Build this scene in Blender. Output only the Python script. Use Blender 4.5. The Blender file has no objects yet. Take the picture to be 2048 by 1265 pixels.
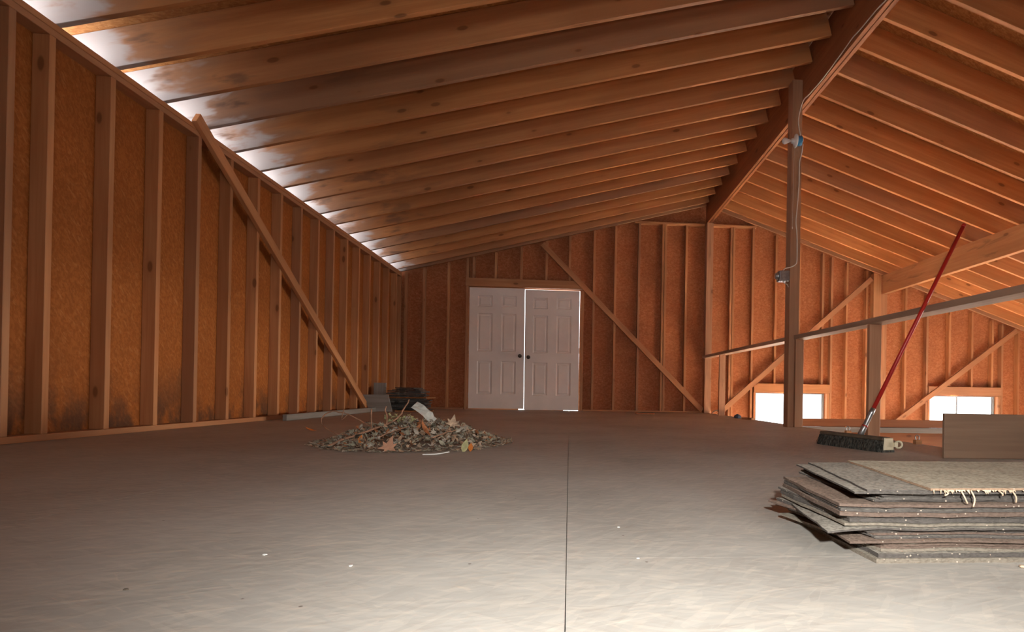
import bpy, bmesh, math, random
from mathutils import Vector, Matrix, Euler, noise as mnoise
random.seed(7)
S = bpy.context.scene
COL = S.collection

# ---------------------------------------------------------------- camera
H = 0.3127
F, YAW, PIT, ROL, CX, CY = 1118.6113, .0786, .0041, .0177, 1226.7452, 782.6454
fw = Vector((math.sin(YAW)*math.cos(PIT), math.cos(YAW)*math.cos(PIT), math.sin(PIT)))
rt = Vector((math.cos(YAW), -math.sin(YAW), 0)); up = rt.cross(fw)
c_, s_ = math.cos(ROL), math.sin(ROL)
R2 = c_*rt + s_*up; U2 = c_*up - s_*rt
cam = bpy.data.objects.new('camera', bpy.data.cameras.new('camera')); COL.objects.link(cam)
cam.matrix_world = Matrix(((R2.x, U2.x, -fw.x, 0), (R2.y, U2.y, -fw.y, 0), (R2.z, U2.z, -fw.z, H), (0, 0, 0, 1)))
cam.data.sensor_width = 36; cam.data.lens = F/2048*36
cam.data.shift_x = -(CX-1024)/2048; cam.data.shift_y = (CY-632.5)/2048
cam.data.clip_start = .02
S.camera = cam

# ---------------------------------------------------------------- world, lights, exposure
W = bpy.data.worlds.new('sky'); S.world = W; W.use_nodes = True
bg = W.node_tree.nodes['Background']; bg.inputs[0].default_value = (.93, .96, 1, 1); bg.inputs[1].default_value = 4.0
S.view_settings.view_transform = 'Standard'; S.view_settings.look = 'None'
S.view_settings.gamma = 1; S.view_settings.use_curve_mapping = False
S.view_settings.exposure = 0.06
S.cycles.max_bounces = 10; S.cycles.diffuse_bounces = 8
S.cycles.sample_clamp_indirect = 40

def area(name, loc, size, direction, power=0, color=(1, 1, 1), portal=False):
    l = bpy.data.lights.new(name, 'AREA'); l.shape = 'RECTANGLE'; l.size, l.size_y = size
    l.energy = power; l.color = color
    if portal: l.cycles.is_portal = True
    o = bpy.data.objects.new(name, l); COL.objects.link(o); o.location = loc
    o.rotation_euler = Vector(direction).to_track_quat('-Z', 'Y').to_euler()
    return o
# daylight enters at the two low windows, the eave gap and the doors' cracks; an added opening behind the camera gives fill
area('window_portal', (3.92, 9.80, -.1), (1.3, 1.1), (0, -1, 0), portal=True)
area('window_portal', (7.15, 9.80, -.1), (1.3, 1.1), (0, -1, 0), portal=True)
area('daylight_eave', (-3.16, 4.0, 2.33), (11.4, .18), (1, 0, .2), 85, (.72, .86, 1))
area('rear_fill', (1.0, -1.75, 1.35), (1.5, 1.3), (-.05, 1, -.4), 34, (1, .95, .88))  # unseen fill lamp, added to brighten the near end of the loft
o = area('daylight_right', (9.2, 5.0, .0), (5.4, 1.4), (-1, .05, -.34), 240, (1, .89, .76)); o.data.spread = math.radians(58)
for wx in (3.92, 7.15):      # low sun falling steeply through the two windows onto the lower floor
    o = area('daylight_window', (wx, 9.9, .05), (1.3, 1.0), (-.12, -1, -.62), 450, (1, .88, .76)); o.data.spread = math.radians(34)
# the photographer's flash
fl = bpy.data.lights.new('camera_flash', 'SPOT'); fl.energy = 180; fl.color = (1, .985, .965)
fl.spot_size = math.radians(112); fl.spot_blend = 1; fl.shadow_soft_size = .02
fo = bpy.data.objects.new('camera_flash', fl); COL.objects.link(fo); fo.location = (.06, -.15, .50)
fo.rotation_euler = Vector((.2, 1, -.22)).to_track_quat('-Z', 'Y').to_euler()

# ---------------------------------------------------------------- materials
class NT:
    def __init__(s, name, rough=.6, spec=.3):
        s.m = bpy.data.materials.new(name); s.m.use_nodes = True; s.t = s.m.node_tree
        s.b = s.t.nodes['Principled BSDF']; s.b.inputs['Roughness'].default_value = rough
        s.b.inputs['Specular IOR Level'].default_value = spec
    def n(s, typ, **kw):
        nd = s.t.nodes.new(typ)
        for k, v in kw.items(): setattr(nd, k, v)
        return nd
    def l(s, a, b): s.t.links.new(a, b)
    def setin(s, sock, v):
        if isinstance(v, bpy.types.NodeSocket): s.l(v, sock)
        else: sock.default_value = v
    def coord(s, scale=(1, 1, 1), rnd=True, kind='Object', rot=(0, 0, 0)):
        tc = s.n('ShaderNodeTexCoord'); out = tc.outputs[kind]
        if rnd:
            oi = s.n('ShaderNodeObjectInfo'); vm = s.n('ShaderNodeVectorMath', operation='SCALE')
            vm.inputs[0].default_value = (37, 53, 71); s.l(oi.outputs['Random'], vm.inputs['Scale'])
            ad = s.n('ShaderNodeVectorMath', operation='ADD'); s.l(out, ad.inputs[0]); s.l(vm.outputs[0], ad.inputs[1]); out = ad.outputs[0]
        mp = s.n('ShaderNodeMapping'); mp.inputs['Scale'].default_value = scale
        if any(rot):
            mp.vector_type = 'TEXTURE'; mp.inputs['Scale'].default_value = tuple(1/q for q in scale); mp.inputs['Rotation'].default_value = rot
        s.l(out, mp.inputs[0]); return mp.outputs[0]
    def noise(s, vec, scale=1, detail=3, rough=.5, dist=0):
        nd = s.n('ShaderNodeTexNoise'); s.l(vec, nd.inputs['Vector']); nd.inputs['Scale'].default_value = scale
        nd.inputs['Detail'].default_value = detail; nd.inputs['Roughness'].default_value = rough; nd.inputs['Distortion'].default_value = dist
        return nd.outputs['Fac']
    def vor(s, vec, scale=1, rnd=1, feature='F1', out='Distance'):
        nd = s.n('ShaderNodeTexVoronoi', feature=feature); s.l(vec, nd.inputs['Vector']); nd.inputs['Scale'].default_value = scale
        nd.inputs['Randomness'].default_value = rnd; return nd.outputs[out]
    def rng(s, v, a, b, c=0, d=1, smooth=True):
        nd = s.n('ShaderNodeMapRange'); nd.interpolation_type = 'SMOOTHSTEP' if smooth else 'LINEAR'
        s.l(v, nd.inputs[0])
        for i, x in enumerate((a, b, c, d)): nd.inputs[i+1].default_value = x
        return nd.outputs[0]
    def mix(s, f, a, b, mode='MIX'):
        nd = s.n('ShaderNodeMix', data_type='RGBA', blend_type=mode)
        s.setin(nd.inputs[0], f)
        for k, v in ((6, a), (7, b)):
            if isinstance(v, tuple) and len(v) == 3: v = v+(1,)
            s.setin(nd.inputs[k], v)
        return nd.outputs[2]
    def math(s, op, a, b=0.0):
        nd = s.n('ShaderNodeMath', operation=op); s.setin(nd.inputs[0], a); s.setin(nd.inputs[1], b); return nd.outputs[0]
    def rand(s): return s.n('ShaderNodeObjectInfo').outputs['Random']
    def col(s, c): s.setin(s.b.inputs['Base Color'], c if not isinstance(c, tuple) else c+(1,)*(4-len(c)))
    def bump(s, h, strength=.3, dist=.01):
        nd = s.n('ShaderNodeBump'); nd.inputs['Strength'].default_value = strength; nd.inputs['Distance'].default_value = dist
        s.l(h, nd.inputs['Height']); s.l(nd.outputs[0], s.b.inputs['Normal'])

def lumber_mat(name, light, dark, grey=0.0, knots=True, stain=0.0, eave=False, rough=.55, spec=.3):
    m = NT(name, rough, spec)
    g = m.noise(m.coord((1.2, 26, 26)), 1, 4, .6, .4)
    c = m.mix(m.rng(g, .3, .72), dark, light)
    br = m.noise(m.coord((.7, 2.5, 2.5)), 1, 2)
    c = m.mix(m.rng(br, .35, .7, 0, .55), c, tuple(x*.62 for x in dark))
    oi = m.rand()
    c = m.mix(m.rng(oi, 0, 1, .0, .35, False), c, tuple(x*.6 for x in dark))
    if grey:
        gr = m.math('FRACT', m.math('MULTIPLY', oi, 7.31))
        c = m.mix(m.rng(gr, .55, .9, 0, grey), c, (.21, .15, .12))
    if knots:
        k = m.vor(m.coord((2.5, 6, 6)), 1, 1)
        c = m.mix(m.rng(k, .08, .13, .75, 0), c, (.07, .022, .008))
        c = m.mix(m.rng(k, .1, .3, .35, 0), c, tuple(x*.7 for x in dark))
    if stain:
        st = m.noise(m.coord((1.0, 5, 5)), 1.3, 5, .6, .8)
        c = m.mix(m.rng(st, .56, .68, 0, stain), c, (.06, .035, .025))
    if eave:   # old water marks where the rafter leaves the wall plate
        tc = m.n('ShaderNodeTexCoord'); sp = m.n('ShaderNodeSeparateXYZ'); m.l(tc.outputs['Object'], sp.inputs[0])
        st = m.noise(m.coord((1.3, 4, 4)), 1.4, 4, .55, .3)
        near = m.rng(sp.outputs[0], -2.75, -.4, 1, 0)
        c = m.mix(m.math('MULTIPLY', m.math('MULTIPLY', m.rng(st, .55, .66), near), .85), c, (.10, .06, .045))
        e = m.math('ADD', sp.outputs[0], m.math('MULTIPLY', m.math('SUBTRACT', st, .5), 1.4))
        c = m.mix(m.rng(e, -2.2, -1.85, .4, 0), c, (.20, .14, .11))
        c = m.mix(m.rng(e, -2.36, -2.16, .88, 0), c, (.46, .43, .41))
    m.col(c); m.bump(g, .15, .004)
    return m.m

M = {}
M['stud'] = lumber_mat('pine_stud', (.60, .29, .13), (.48, .20, .08), grey=.2)
M['rafter'] = lumber_mat('pine_rafter', (.66, .30, .112), (.54, .215, .075), grey=.4)
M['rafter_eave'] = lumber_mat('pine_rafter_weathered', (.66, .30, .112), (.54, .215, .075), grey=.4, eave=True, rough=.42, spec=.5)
M['beam'] = lumber_mat('pine_beam', (.62, .33, .16), (.5, .23, .10), stain=.4)
M['ridge'] = lumber_mat('pine_ridge', (.46, .18, .07), (.34, .12, .045))
M['post'] = lumber_mat('pine_post', (.52, .28, .16), (.40, .20, .11), stain=.3)
M['rail'] = lumber_mat('pine_rail', (.50, .33, .23), (.38, .235, .155), knots=False)
M['greyboard'] = lumber_mat('weathered_board', (.36, .33, .30), (.25, .225, .2), knots=False)

def osb(name, base, light, dark, mold=False, dust=None, scale=1, speck=0.5, rough=.7):
    m = NT(name, rough, .25)
    cs = []
    for i, (r, sc) in enumerate(((.3, (18, 60, 40)), (1.3, (16, 55, 44)), (2.3, (20, 64, 42)))):
        v = m.coord(tuple(x*scale for x in sc), rnd=False, rot=(r, r*.7, r))
        cs.append(m.noise(v, 1, 2, .6, .5))
    c = m.mix(m.rng(cs[0], .35, .65), dark, base)
    c = m.mix(m.rng(cs[1], .56, .7, 0, speck), c, light)
    c = m.mix(m.rng(cs[2], .58, .72, 0, speck), c, dark)
    big = m.noise(m.coord((1, 1, 1), rnd=False), 1.6, 4, .6)
    c = m.mix(m.rng(big, .35, .7, 0, .35), c, tuple(x*.62 for x in dark))
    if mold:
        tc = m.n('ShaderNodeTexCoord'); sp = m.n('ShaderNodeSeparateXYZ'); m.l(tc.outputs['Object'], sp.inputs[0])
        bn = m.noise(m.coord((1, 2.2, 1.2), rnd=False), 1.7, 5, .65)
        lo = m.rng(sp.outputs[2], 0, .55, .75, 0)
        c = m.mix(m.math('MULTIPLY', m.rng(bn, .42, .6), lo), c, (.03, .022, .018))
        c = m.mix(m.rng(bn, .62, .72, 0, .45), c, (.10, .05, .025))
    m.col(c); m.bump(cs[1], .25, .004)
    return m.m
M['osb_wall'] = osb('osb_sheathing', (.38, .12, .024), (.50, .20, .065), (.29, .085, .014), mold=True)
M['osb_wall2'] = osb('osb_sheathing_end', (.47, .175, .072), (.60, .28, .15), (.36, .12, .042))
M['osb_roof'] = osb('osb_roof', (.48, .20, .06), (.6, .3, .12), (.34, .12, .03))
def floor_mat():
    m = NT('dusty_osb_floor', .62, .3)
    v0 = m.coord((5, 5, 5), rnd=False); 
    n1 = m.noise(m.coord((7, 60, 10), rnd=False, rot=(0, 0, .35)), 1, 2, .55, .6)
    n2 = m.noise(m.coord((60, 9, 10), rnd=False, rot=(0, 0, .5)), 1, 2, .55, .6)
    n3 = m.noise(m.coord((9, 52, 10), rnd=False, rot=(0, 0, -.6)), 1, 2, .6, .8)
    big = m.noise(m.coord((1, 1, 1), rnd=False), 1.1, 5, .6)
    fine = m.noise(v0, 30, 3, .7)
    c = m.mix(m.rng(big, .3, .72), (.455, .435, .39), (.345, .32, .28))
    c = m.mix(m.rng(n1, .6, .75, 0, .5), c, (.58, .50, .40))
    c = m.mix(m.rng(n3, .62, .76, 0, .5), c, (.56, .49, .40))
    for r_, sx, sy in ((.35, 17, 95), (-.45, 20, 110), (.95, 16, 90), (-.05, 14, 100)):
        fv = m.n('ShaderNodeTexVoronoi'); m.l(m.coord((sx, sy, 1), rnd=False, rot=(0, 0, r_)), fv.inputs['Vector']); fv.inputs['Scale'].default_value = 1
        sc_ = m.n('ShaderNodeSeparateColor'); m.l(fv.outputs['Color'], sc_.inputs[0])
        c = m.mix(m.rng(sc_.outputs[0], .78, .82, 0, .10), c, (.72, .64, .52))
        c = m.mix(m.rng(sc_.outputs[1], .86, .9, 0, .09), c, (.24, .2, .16))
    c = m.mix(m.rng(fine, .6, .8, 0, .25), c, (.25, .2, .16))
    sp = m.vor(m.coord((9, 9, 9), rnd=False), 1, 1)
    c = m.mix(m.rng(sp, .02, .035, .8, 0), c, (.10, .07, .05))
    m.col(c); m.bump(n1, .2, .003); return m.m
M['floor'] = floor_mat()
def simple(name, colr, rough=.6, spec=.4, metal=0.0, var=.25, scale=20, trans=0.0):
    m = NT(name, rough, spec); m.b.inputs['Metallic'].default_value = metal
    n = m.noise(m.coord((scale,)*3), 1, 4, .6)
    m.col(m.mix(m.rng(n, .3, .7), tuple(x*(1-var) for x in colr), tuple(min(1, x*(1+var*.4)) for x in colr)))
    m.b.inputs['Transmission Weight'].default_value = trans
    return m.m
M['door'] = simple('painted_door', (.82, .73, .67), .5, .3, var=.06, scale=3)
M['bronze'] = simple('dark_bronze', (.06, .04, .03), .35, .5, metal=.8)
M['steel'] = simple('galvanised_steel', (.42, .42, .42), .35, .5, metal=.85)
M['blue'] = simple('blue_plastic', (.03, .22, .42), .4, .5, var=.1)
M['white'] = simple('white_porcelain', (.72, .68, .64), .3, .5, var=.05)
M['cable'] = simple('white_cable', (.68, .58, .48), .5, .4, var=.1)
M['red'] = simple('red_enamel', (.42, .018, .012), .35, .5, var=.15, scale=8)
M['cream'] = simple('cream_plastic', (.62, .55, .38), .5, .4, var=.08)
M['vinyl'] = simple('window_vinyl', (.2, .19, .18), .4, .4, var=.05)
M['dark_wall'] = simple('lower_wall', (.30, .17, .09), .7, .2, var=.3, scale=4)
M['lower_floor'] = simple('lower_concrete', (.42, .36, .30), .7, .2, var=.2, scale=3)
M['paper'] = simple('crumpled_paper', (.72, .73, .68), .6, .3, var=.1)
M['rag'] = simple('blue_grey_rag', (.10, .12, .16), .9, .1)
g = NT('window_glass', .02, .5)
tr = g.n('ShaderNodeBsdfTransparent'); gl = g.n('ShaderNodeBsdfGlossy'); gl.inputs['Roughness'].default_value = .03
mx = g.n('ShaderNodeMixShader'); mx.inputs[0].default_value = .06
g.l(tr.outputs[0], mx.inputs[1]); g.l(gl.outputs[0], mx.inputs[2]); g.l(mx.outputs[0], g.t.nodes['Material Output'].inputs[0]); M['glass'] = g.m
def glass_bulb():
    m = NT('frosted_bulb', .15, .5); m.col((.78, .74, .72)); m.b.inputs['Transmission Weight'].default_value = .3; return m.m
M['bulb'] = glass_bulb()
def bristle():
    m = NT('dark_bristles', .8, .2)
    n = m.noise(m.coord((140, 140, 6), rnd=False), 1, 2, .6)
    m.col(m.mix(m.rng(n, .35, .65), (.018, .018, .016), (.085, .08, .065))); m.bump(n, .8, .01); return m.m
M['bristle'] = bristle()
def felt(name, top, edge):
    m = NT(name, .9, .1)
    n = m.noise(m.coord((14, 14, 14)), 1, 4, .65); f = m.noise(m.coord((130, 130, 300)), 1, 2)
    c = m.mix(m.rng(n, .3, .7), tuple(x*.8 for x in top), top)
    gm = m.n('ShaderNodeNewGeometry'); sp = m.n('ShaderNodeSeparateXYZ'); m.l(gm.outputs['True Normal'], sp.inputs[0])
    side = m.rng(sp.outputs[2], .3, .7, 1, 0)
    c = m.mix(side, c, edge)
    c = m.mix(m.rng(f, .4, .7, 0, .5), c, tuple(x*.45 for x in edge))
    sp2 = m.vor(m.coord((75, 75, 75)), 1, 1); 
    c = m.mix(m.rng(sp2, .1, .16, .7, 0), c, (.5, .42, .33))
    m.col(c); m.bump(f, .4, .003); return m.m
M['felt_tan'] = felt('tan_felt', (.55, .50, .38), (.34, .23, .15))
M['felt_grey'] = felt('grey_felt', (.42, .385, .32), (.095, .084, .074))
M['felt_brown'] = felt('brown_felt', (.34, .25, .19), (.14, .10, .078))
M['felt_olive'] = felt('olive_felt', (.36, .32, .25), (.21, .18, .14))
M['fibre'] = simple('frayed_fibre', (.62, .46, .32), .9, .1)
M['shingle'] = felt('old_shingle', (.13, .12, .11), (.075, .07, .065))
M['shingle_tan'] = felt('torn_shingle', (.3, .16, .08), (.35, .15, .06))
M['leafs'] = [simple('leaf_'+n_, c, .8, .15, var=.45, scale=35) for n_, c in
    (('grey_green', (.31, .28, .20)), ('dull_grey', (.40, .35, .28)), ('brown', (.30, .19, .12)), ('tan', (.44, .32, .22)), ('rust', (.36, .14, .06)), ('dark', (.12, .095, .07)))]
M['leaf_maple'] = simple('leaf_maple', (.50, .27, .17), .7, .2, var=.2)
M['leaf_orange'] = simple('leaf_orange', (.55, .17, .035), .7, .2, var=.2)
M['lichen'] = simple('lichen_leaf', (.42, .40, .20), .8, .2, var=.4)
M['twig'] = simple('dry_twig', (.38, .21, .13), .8, .2, var=.35, scale=30)

# ---------------------------------------------------------------- mesh helpers
def put(name, bm, mats, parent=None, loc=None, rot=None, smooth=False):
    me = bpy.data.meshes.new(name); bm.normal_update(); bm.to_mesh(me); bm.free()
    for m in (mats if isinstance(mats, list) else [mats]): me.materials.append(m)
    if smooth:
        for p in me.polygons: p.use_smooth = True
    o = bpy.data.objects.new(name, me); COL.objects.link(o)
    if loc is not None: o.location = loc
    if rot is not None: o.rotation_euler = rot
    if parent: o.parent = parent
    return o
def empty(name, loc, rot=(0, 0, 0)):
    o = bpy.data.objects.new(name, None); COL.objects.link(o); o.location = loc; o.rotation_euler = rot
    o.empty_display_size = .05; return o
def tag(o, label, cat, group=None, kind=None):
    o['label'] = label; o['category'] = cat
    if group: o['group'] = group
    if kind: o['kind'] = kind
    return o
def struct(o, label=None, cat=None):
    o['kind'] = 'structure'
    if label: o['label'] = label
    if cat: o['category'] = cat
    return o
def bx(bm, a, b, mi=0, bev=0):
    v = [bm.verts.new((x, y, z)) for x in (a[0], b[0]) for y in (a[1], b[1]) for z in (a[2], b[2])]
    fs = [bm.faces.new([v[i] for i in f]) for f in ((0, 1, 3, 2), (4, 6, 7, 5), (0, 4, 5, 1), (2, 3, 7, 6), (0, 2, 6, 4), (1, 5, 7, 3))]
    for f in fs: f.material_index = mi
    if bev:
        bmesh.ops.bevel(bm, geom=list({e for f in fs for e in f.edges}), offset=bev, segments=1, affect='EDGES')
    return fs
def box(name, a, b, mat, parent=None, bev=0):
    c = tuple((p+q)/2 for p, q in zip(a, b)); bm = bmesh.new()
    h = [abs(q-p)/2 for p, q in zip(a, b)]
    bx(bm, [-x for x in h], h, bev=bev)
    o = put(name, bm, mat, parent); o.location = c; return o
def lumber(name, p0, p1, wide, w, t, mat, bev=.0022, cuts=0, bow=0):
    """stick from p0 to p1 (centre line); `wide` = direction of the w side"""
    p0, p1 = Vector(p0), Vector(p1); L = (p1-p0).length; X = (p1-p0)/L
    Y = Vector(wide); Y = (Y - X*Y.dot(X)).normalized(); Z = X.cross(Y)
    bm = bmesh.new(); bx(bm, (-L/2, -w/2, -t/2), (L/2, w/2, t/2), bev=bev)
    o = put(name, bm, mat); mid = (p0+p1)/2
    o.matrix_world = Matrix(((X.x, Y.x, Z.x, mid.x), (X.y, Y.y, Z.y, mid.y), (X.z, Y.z, Z.z, mid.z), (0, 0, 0, 1)))
    return o
def tube(bm, pts, r, seg=8, mi=0, caps=True):
    pts = [Vector(p) for p in pts]; n = len(pts); rings = []
    rr = r if hasattr(r, '__len__') else [r]*n
    prev = None
    for i, p in enumerate(pts):
        d = (pts[min(i+1, n-1)]-pts[max(i-1, 0)]).normalized()
        a = prev if prev is not None else (Vector((0, 0, 1)) if abs(d.z) < .9 else Vector((1, 0, 0)))
        a = (a-d*a.dot(d)).normalized(); prev = a; b = d.cross(a)
        rings.append([bm.verts.new(p+rr[i]*(math.cos(2*math.pi*k/seg)*a+math.sin(2*math.pi*k/seg)*b)) for k in range(seg)])
    for A, B in zip(rings, rings[1:]):
        for k in range(seg):
            f = bm.faces.new((A[k], A[(k+1) % seg], B[(k+1) % seg], B[k])); f.material_index = mi; f.smooth = True
    if caps:
        bm.faces.new(rings[0][::-1]).material_index = mi; bm.faces.new(rings[-1]).material_index = mi
def spline(pts, k=4):
    pts = [Vector(p) for p in pts]; out = []
    for i in range(len(pts)-1):
        p0, p1, p2, p3 = pts[max(i-1, 0)], pts[i], pts[i+1], pts[min(i+2, len(pts)-1)]
        for j in range(k):
            t = j/k; out.append(.5*((2*p1)+(p2-p0)*t+(2*p0-5*p1+4*p2-p3)*t*t+(3*p1-p0-3*p2+p3)*t**3))
    out.append(pts[-1]); return out
def lathe(bm, prof, base, axis, seg=20, mi=0):
    """prof = [(distance along axis, radius)]"""
    base = Vector(base); ax = Vector(axis).normalized(); a = ax.orthogonal().normalized(); b = ax.cross(a); rings = []
    for d, r in prof:
        rings.append([bm.verts.new(base+ax*d+max(r, 1e-4)*(math.cos(2*math.pi*k/seg)*a+math.sin(2*math.pi*k/seg)*b)) for k in range(seg)])
    for A, B in zip(rings, rings[1:]):
        for k in range(seg):
            f = bm.faces.new((A[k], A[(k+1) % seg], B[(k+1) % seg], B[k])); f.smooth = True; f.material_index = mi
    bm.faces.new(rings[0][::-1]).material_index = mi; bm.faces.new(rings[-1]).material_index = mi
ORD = ['nearest']+'second third fourth fifth sixth seventh eighth ninth tenth eleventh twelfth thirteenth fourteenth fifteenth sixteenth seventeenth eighteenth nineteenth twentieth twenty-first twenty-second twenty-third twenty-fourth twenty-fifth twenty-sixth twenty-seventh twenty-eighth'.split()

# ---------------------------------------------------------------- dimensions
XL, ZP = -2.833, 2.28          # face of left studs, top of left plate
D = 9.62                       # face of the end wall studs
ML, MR = .257, -.343
XR0, XR1 = 2.33, 2.415         # ridge beam
ZRB = 3.30
Y0 = 3.291; SP = .4064
RD = .24
YB = -1.65
XE = 2.42                      # edge of the deck
def zl(x): return ZP+.006+ML*(x-XL)
def zr(x): return 3.60+MR*(x-2.37)
def zroof(x): return zl(x)+RD/math.cos(math.atan(ML)) if x < 2.37 else zr(x)+RD/math.cos(math.atan(MR))
def zund(x): return zl(x) if x < 2.35 else zr(x)
XRW = 8.95                     # right wall
ZLOW = -1.25                   # floor of the lower level

# floor: sheets with narrow seams
bm = bmesh.new(); t = .018
xs = [-2.96, -2.44, -1.22, 0, 1.22, XE]
for i in range(5):
    off = 1.06 if i % 2 == 1 else 2.28
    ys = [YB-.1]; y = off-2.44*2
    while y < 9.7:
        if y > YB: ys.append(y)
        y += 2.44
    ys.append(9.7)
    for a, b in zip(ys, ys[1:]):
        g_ = .0007
        bx(bm, (xs[i]+g_, a+.0002, -t), (xs[i+1]-g_*(i < 4), b-.0002, 0))
bx(bm, (-2.96, YB-.1, -.03), (XE, 9.7, -t))
struct(put('floor', bm, M['floor']), 'dusty grey chipboard loft floor with fine seams between sheets', 'floor')
bm = bmesh.new(); bx(bm, (-2.96, YB-.1, ZLOW-.05), (XRW, 9.8, ZLOW))
struct(put('floor', bm, M['lower_floor']), 'lower floor beyond the open edge of the loft', 'floor')
box('rim_joist', (XE-.04, YB, -.27), (XE-.001, D+.08, -.032), M['rafter'])['kind'] = 'structure'
bpy.data.objects['rim_joist'].name = 'trim_1'
struct(box('wall_lower', (XE-.12, YB, ZLOW), (XE-.05, D+.08, -.032), M['dark_wall']))

# sheathing walls
def poly_prism(bm, quad_xz, y0, y1):
    n = len(quad_xz)
    A = [bm.verts.new((x, y0, z)) for x, z in quad_xz]; B = [bm.verts.new((x, y1, z)) for x, z in quad_xz]
    bm.faces.new(A); bm.faces.new(B[::-1])
    for i in range(n): bm.faces.new((A[i], B[i], B[(i+1) % n], A[(i+1) % n]))
def gable(name, y0, y1, holes, mat, xl, zbot):
    xsb = sorted({xl, XE, 2.37, XRW} | {h[0] for h in holes} | {h[1] for h in holes})
    bm = bmesh.new()
    for a, b in zip(xsb, xsb[1:]):
        mid = (a+b)/2; z0 = zbot if mid > XE else -.03
        top = lambda x: zroof(min(x, 2.3699) if mid < 2.37 else max(x, 2.3701))+.0
        segs = sorted([(h[2], h[3]) for h in holes if h[0] <= mid <= h[1]])
        z = z0
        for s0, s1 in segs:
            if s0 > z+1e-4: poly_prism(bm, [(a, z), (b, z), (b, s0), (a, s0)], y0, y1)
            z = s1
        poly_prism(bm, [(a, z), (b, z), (b, top(b)), (a, top(a))], y0, y1)
    bmesh.ops.recalc_face_normals(bm, faces=bm.faces)
    return struct(put(name, bm, mat), 'orange brown chipboard sheathing of the gable', 'wall')
DX0, DX1, DZ1 = -1.705, .172, 2.083
W1 = (3.28, 4.56, -.62, .372); W2 = (6.50, 7.80, -.62, .376)
gable('wall_end', D+.089, D+.102, [(DX0, DX1, -.03, DZ1+.01), W1, W2], M['osb_wall2'], -2.95, ZLOW)
gable('wall_rear', YB-.02, YB, [(.3, 1.75, .75, 1.95)], M['osb_wall2'], -2.95, ZLOW)  # the opening is added to let the rear fill in
struct(box('wall_left', (XL-.102, YB, -.03), (XL-.089, D+.1, ZP-.01), M['osb_wall']), 'orange brown chipboard behind the left studs', 'wall')
bpy.data.objects['wall_left'].data.transform(Matrix.Translation((0, 0, 1.125))); bpy.data.objects['wall_left'].location.z -= 1.125
bm = bmesh.new()
for a, b in (((XRW, YB, ZLOW), (XRW+.02, D+.1, -.85)), ((XRW, YB, .65), (XRW+.02, D+.1, zroof(XRW))), ((XRW, YB, -.85), (XRW+.02, 2.5, .65)), ((XRW, 7.9, -.85), (XRW+.02, D+.1, .65))): bx(bm, a, b)
struct(put('wall_right', bm, M['osb_wall2']))

# roof sheathing
bm = bmesh.new()
for xa, xb in ((-3.45, 2.3699), (2.3701, XRW+.35)):
    for dy in ((YB-.02, D+.35),):
        za, zb = zroof(xa), zroof(xb)
        v = [bm.verts.new(p) for p in ((xa, dy[0], za), (xb, dy[0], zb), (xb, dy[1], zb), (xa, dy[1], za),
             (xa, dy[0], za+.014), (xb, dy[0], zb+.014), (xb, dy[1], zb+.014), (xa, dy[1], za+.014))]
        for f in ((3, 2, 1, 0), (4, 5, 6, 7), (0, 1, 5, 4), (1, 2, 6, 5), (2, 3, 7, 6), (3, 0, 4, 7)): bm.faces.new([v[i] for i in f])
struct(put('ceiling', bm, M['osb_roof']), 'chipboard roof deck seen between the rafters', 'ceiling')

# rafters
cl = math.atan(ML); cr = math.atan(MR)
ks = list(range(-12, 16))
nv = 0
ordered = []
for k in ks: ordered.append(Y0+SP*k)
for side in ('left', 'right'):
    vis = [y for y in ordered if y > (3.2 if side == 'left' else 3.0)]
    for y in ordered+[D-.046]:
        if side == 'left':
            a = Vector((-3.4, y+.019, zl(-3.4))); b = Vector((XR0-.002, y+.019, zl(XR0))); nrm = Vector((-math.sin(cl), 0, math.cos(cl)))
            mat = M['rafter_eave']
        else:
            a = Vector((XR1+.002, y+.019, zr(XR1))); b = Vector((XRW+.3, y+.019, zr(XRW+.3))); nrm = Vector((-math.sin(cr), 0, math.cos(cr)))
            mat = M['rafter']
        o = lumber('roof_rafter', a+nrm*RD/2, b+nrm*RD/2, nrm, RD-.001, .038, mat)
        if y < 2.9:
            lab = 'bare pine rafter of the %s roof slope, overhead of the camera' % side
        elif y > 9.4:
            lab = 'end rafter of the %s roof slope, lying against the end wall' % side
        else:
            i = round((9.387-y)/SP)+2
            lab = 'bare pine rafter of the %s roof slope, %s from the end wall' % (side, ORD[i-1] if i > 1 else 'first')
        tag(o, lab, 'rafter', 'rafters of the %s roof slope' % side)

# ridge beam: two plies
rb = empty('ridge_beam', (2.37, D, ZRB))
tag(rb, 'doubled ridge beam running from above the camera to the end wall', 'beam')
for xa, xb, nm in ((XR0, XR0+.039, 0), (XR1-.039, XR1, 1)):
    bm = bmesh.new(); bx(bm, (xa-2.37, YB-D, 0), (xb-2.37, -.002, .52), bev=.002)
    # grain runs along the length: the texture frame is turned with the ply
    o = put('ply', bm, M['ridge'], rb)
    o.data.transform(Matrix.Rotation(-math.pi/2, 4, 'Z')); o.rotation_euler = (0, 0, math.pi/2)

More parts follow.
